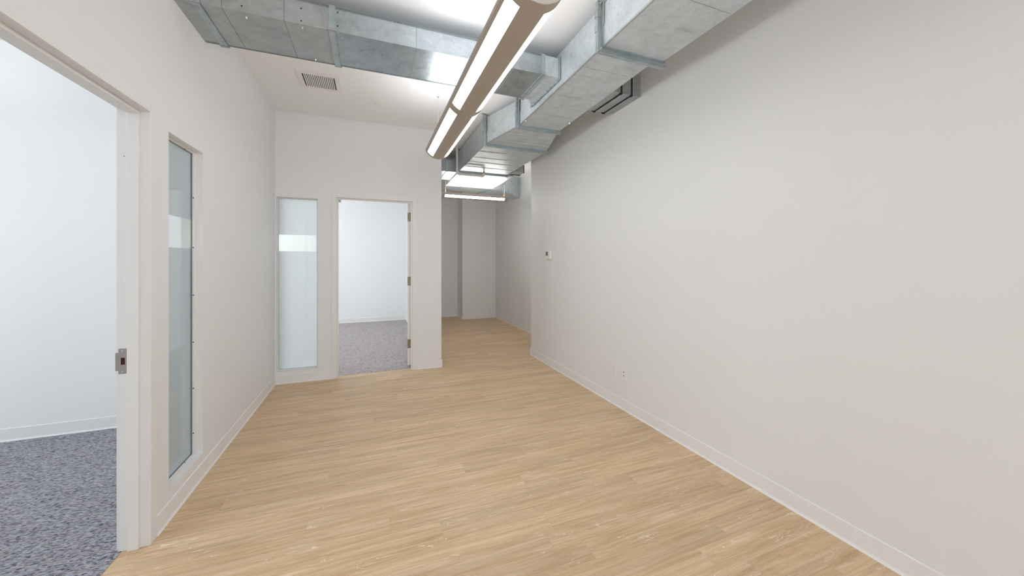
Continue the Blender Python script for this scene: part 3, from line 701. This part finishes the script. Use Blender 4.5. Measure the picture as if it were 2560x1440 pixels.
# ------------------------------------------------------------------ linear luminaires
def arc(hw, sag, n, a0=-1.0, a1=1.0, dr=0.0):
    R = (hw*hw+sag*sag)/(2*sag); th = math.asin(hw/R); out = []
    for i in range(n+1):
        t_ = th*(a0+(a1-a0)*i/n); out.append(((R-dr)*math.sin(t_), R-(R-dr)*math.cos(t_)))
    return out
def luminaire(name, length, mods, label, cat, group=None, hw=.124, sag=.072, lens=M_LENS, up=M_UP, cables=(), anchor=1.0, drop=.55, coup=.043, endc=.062):
    """long axis local +y from 0..length, bottom centre at z=0"""
    r = empty(name); tag(r, label, cat, group)
    hi = .022
    # central spine and rims: curved sheet strips of 2.5 mm
    def strip(a0, a1, y0, y1, nm, m, dr=0.0, th=.0025, n=8):
        o_ = arc(hw, sag, n, a0, a1, dr); i_ = arc(hw, sag, n, a0, a1, dr+th)
        g = G(); g.prism([(x, z) for x, z in o_]+[(x, z) for x, z in reversed(i_)], (0, y0, 0), (0, y1, 0), side=(1,0,0))
        return g.build(nm, m, r, smooth=True)
    A_IN, A_OUT = .40, .86
    strip(-A_IN, A_IN, 0, length, 'spine', M_BODY)
    for s in (-1, 1):
        o_ = arc(hw, sag, 3, A_OUT, 1.0) ; o_ = [(s*x, z) for x, z in o_]
        i_ = [(s*(abs(x)-.003), z+.003) for x, z in o_]
        pr = o_+[(s*hw, sag+hi), (s*(hw-.003), sag+hi)]+list(reversed(i_))
        g = G(); g.prism(pr, (0, 0, 0), (0, length, 0), side=(1,0,0)); g.build('side_rim', M_BODY, r)
    ml = length/mods
    for k in range(mods):
        y0 = k*ml+(coup if k else endc); y1 = (k+1)*ml-(coup if k < mods-1 else .045)
        for s in (-1, 1):
            strip(*( (A_IN, A_OUT) if s > 0 else (-A_OUT, -A_IN) ), y0, y1, 'lens', lens, dr=.004, th=.002)
    ys = [0]+[k*ml for k in range(1, mods)]+[length]
    for i, yc in enumerate(ys):
        y0, y1 = max(0, yc-(.045 if i == len(ys)-1 else coup)), min(length, yc+(endc if i == 0 else coup))
        strip(-A_OUT, A_OUT, y0, y1, 'coupling' if 0 < i < len(ys)-1 else 'end_band', M_BODY, n=20, dr=-.0008)
    for yc, s in ((0, -1), (length, 1)):
        pr = arc(hw, sag, 20)+[(hw, sag+hi), (-hw, sag+hi)]
        g = G(); g.prism(pr, (0, yc, 0), (0, yc+s*.004, 0), side=(1,0,0)); g.build('end_cap', M_CAP, r)
    g = G(); g.box((-hw+.02, .04, sag+hi-.010), (hw-.02, length-.04, sag+hi-.004)); g.build('uplight_lens', up, r)
    g = G(); g.box((-hw+.003, 0, sag-.004), (hw-.003, length, sag)); g.build('gear_tray', M_BODY, r)
    for y in cables:
        g = G(); g.tube([(0, y, sag+hi-.004), (0, y, drop)], .0012, 6); g.tube([(0, y, sag+hi-.004), (0, y, sag+hi+.03*anchor)], .006*anchor, 8); g.build('suspension_cable', M_PIPE, r)
        g = G(); g.tube([(0, y, drop), (0, y, drop-.012)], [.012*anchor, .006*anchor], 12); g.build('ceiling_anchor', M_BOLT, r)
    return r
FZ = 2.460
l1 = luminaire('linear_luminaire', 2.44, 2, 'long curved grey luminaire with two lit strips, hung below the ceiling near the main duct', 'light', cables=(.16, 2.42-.0), drop=H-FZ)
l1.location = (.640, 1.345, FZ)
l2 = luminaire('linear_luminaire', 1.17, 1, 'short lit luminaire hung crosswise below the duct in the far alcove', 'light', lens=M_LENS2, up=M_LENS2, cables=(.04, 1.10), anchor=.4, drop=2.757-2.462, hw=.095, sag=.062)
l2.location = (2.262, 6.10, 2.462); l2.rotation_euler = (0, 0, PI/2)
g = G(); g.tube([(0, .04, .085), (0, .04, .125)], [.020, .012], 10); g.build('brass_gripper', M_COPPER, l2)
l3 = luminaire('linear_luminaire', 2.44, 2, 'white luminaire inside the far office, its tip showing at the top of the doorway', 'light', lens=M_LENSB, up=M_LENSB, cables=(.2, 2.2), drop=H-2.49)
l3.location = (-.545, 7.42, 2.490); l3.rotation_euler = (0, 0, PI/2)
l4 = luminaire('linear_luminaire', 2.44, 2, 'luminaire hung in the left office, out of view beyond the doorway', 'light', lens=M_LENSB, up=M_LENSB, cables=(.2, 2.2), drop=H-FZ)
l4.location = (-2.9, .9, FZ)
l5 = luminaire('linear_luminaire', 2.44, 2, 'added luminaire, unseen behind the camera in line with the long one', 'light', lens=M_LENS5, up=M_LENS5, cables=(.2, 2.2), drop=H-FZ)  # unseen fixture added to brighten the room from the rear
l5.location = (.640, -2.6, FZ)

# ------------------------------------------------------------------ sprinkler pipe
sp_ = tag(empty('sprinkler_pipe', (1.177, 5.28, H)), 'thin painted sprinkler pipe dropping from the ceiling and turning right under the duct', 'pipe')
def pb(g, nm, m, par=None): return mb(g, nm, m, par, 0, True, root=sp_)
PR = .0165; pz_, px0, px1, py = 2.690, 1.177, 1.592, 5.28
g = G(); g.tube([(px0, py, H), (px0, py, pz_+.035)], PR, 14); pb(g, 'drop_pipe', M_PIPE)
def elbow_pts(c0, c1, c2, n=6):
    c0, c1, c2 = map(Vector, (c0, c1, c2)); return [(c0*(1-t)**2+c1*2*t*(1-t)+c2*t*t) for t in [i/n for i in range(n+1)]]
g = G(); g.tube(elbow_pts((px0, py, pz_+.045), (px0, py, pz_), (px0+.045, py, pz_)), PR*1.28, 14); pb(g, 'elbow', M_PIPE)
g = G(); g.tube([(px0+.035, py, pz_), (px1-.03, py, pz_)], PR, 14); pb(g, 'cross_pipe', M_PIPE)
g = G(); g.tube(elbow_pts((px1-.045, py, pz_), (px1, py, pz_), (px1, py, pz_+.04)), PR*1.28, 14); pb(g, 'elbow', M_PIPE)
g = G(); g.tube([(px1, py, pz_+.035), (px1, py, pz_+.05), (px1, py, pz_+.062), (px1, py, pz_+.072)], [.013, .016, .009, .015], 12); pb(g, 'sprinkler_head', M_COPPER)

# ------------------------------------------------------------------ ceiling register
vx0, vx1, vy0, vy1 = -.637, -.284, 3.680, 4.020
reg = tag(empty('ceiling_register', ((vx0+vx1)/2, (vy0+vy1)/2, H)), 'white louvred air register set in the ceiling by the left corner', 'vent')
def rb(g, nm, m, bev=0): return mb(g, nm, m, None, bev, root=reg)
zt, zb = H, H-.009; fw = .042
for p, q in (((vx0, vy0), (vx0+fw, vy1)), ((vx1-fw, vy0), (vx1, vy1)), ((vx0+fw, vy0), (vx1-fw, vy0+fw)), ((vx0+fw, vy1-fw), (vx1-fw, vy1))):
    g = G(); g.box((p[0], p[1], zb), (q[0], q[1], zt)); rb(g, 'frame_rail', M_PLAST, .0015)
g = G(); g.box((vx0+fw, vy0+fw, H-.0012), (vx1-fw, vy1-fw, H)); rb(g, 'backing', M_DARK)
nb = 16; ix0, ix1 = vx0+fw, vx1-fw; pitch = (ix1-ix0)/(nb+1)
bladem = None
for i in range(nb):
    xc = ix0+pitch*(i+1)
    if bladem is None:
        g = G(); g.box((-.0048, vy0+fw-(vy0+vy1)/2, -.0035), (.0048, vy1-fw-(vy0+vy1)/2, .0035)); o = g.build('blade', M_PLAST); bladem = o
    else:
        o = bladem.copy(); COL.objects.link(o)
    o.parent = reg; o.location = (xc-(vx0+vx1)/2, 0, -.0052)

# ceiling disc (concealed sprinkler cover)
dsc = G(); dsc.tube([(0, 0, 0), (0, 0, -.004), (0, 0, -.006)], [.041, .041, .037], 28); o = dsc.build('sprinkler_cover', M_PLAST2, loc=(.056, 4.155, H), smooth=True)
tag(o, 'small cream round cover plate on the ceiling right of the register', 'cover plate')

# ------------------------------------------------------------------ wall plates and thermostat (on walls facing -x)
def plate(name, x, y, z, label, kind, w=.072, h=.116):
    r = empty(name, (x, y, z)); tag(r, label, 'outlet')
    g = G(); g.box((-.005, -w/2, -h/2), (0, w/2, h/2)); g.build('cover_plate', M_PLAST, r, bevel=.0018)
    if kind == 'duplex':
        for s in (-1, 1):
            g = G(); pr = []
            for k in range(16):
                a = 2*PI*k/16; pr.append((max(-.0125, min(.0125, .0165*math.cos(a))), .0145*math.sin(a)))
            g.prism(pr, (-.005, 0, s*.0195), (-.0072, 0, s*.0195), side=(0,1,0)); rc = g.build('receptacle', M_PLAST, r)
            g = G(); g.box((-.0076, -.0075, s*.0195), (-.0071, -.0055, s*.0195+.008)); g.box((-.0076, .0050, s*.0195), (-.0071, .0070, s*.0195+.008)); g.tube([(-.0071, 0, s*.0195-.007), (-.0076, 0, s*.0195-.007)], .0024, 8); g.build('slot', M_GASKET, rc)
        g = G(); g.tube([(-.005, 0, 0), (-.0062, 0, 0)], .003, 8); g.build('screw', M_BOLT, r)
    elif kind == 'data':
        for s in (-1, 1):
            g = G(); g.box((-.0066, -.009, s*.017-.009), (-.005, .009, s*.017+.009)); j = g.build('jack', M_PLAST, r)
            g = G(); g.box((-.0070, -.0055, s*.017-.005), (-.0065, .0055, s*.017+.005)); g.build('jack_opening', M_DARK, j)
        for s in (-1, 1):
            g = G(); g.tube([(-.005, 0, s*.042), (-.0060, 0, s*.042)], .0028, 8); g.build('screw', M_PLAST2, r)
    return r
plate('outlet', XR, 2.923, .343, 'white duplex power outlet low on the right wall, left of the data plate', 'duplex')
plate('data_outlet', XR, 2.767, .340, 'white data plate with two dark jacks low on the right wall', 'data')
plate('outlet', XA, 8.09, .380, 'white outlet low on the alcove wall, nearer its corner', 'duplex')
plate('data_outlet', XA, 7.70, .378, 'faint white data plate low on the alcove wall, further from its corner', 'data')
th = tag(empty('thermostat', (XR, 4.295, 1.480)), 'small white thermostat with grey display on the right wall near its far end', 'thermostat')
g = G(); g.box((-.006, -.062, -.062), (0, .062, .062)); g.build('mounting_plate', M_PLAST, th, bevel=.002)
g = G(); g.box((-.028, -.056, -.056), (-.005, .056, .056)); g.build('housing', M_PLAST, th, bevel=.005)
g = G(); g.box((-.0292, -.004, -.012), (-.0278, .050, .042)); g.build('display', M_SCREEN, th)
g = G()
for k in range(2): g.box((-.030, -.030+k*.04-.010, -.042), (-.0278, -.030+k*.04+.010, -.034))
g.build('button', M_PLAST2, th)
print('planks', n_pl)
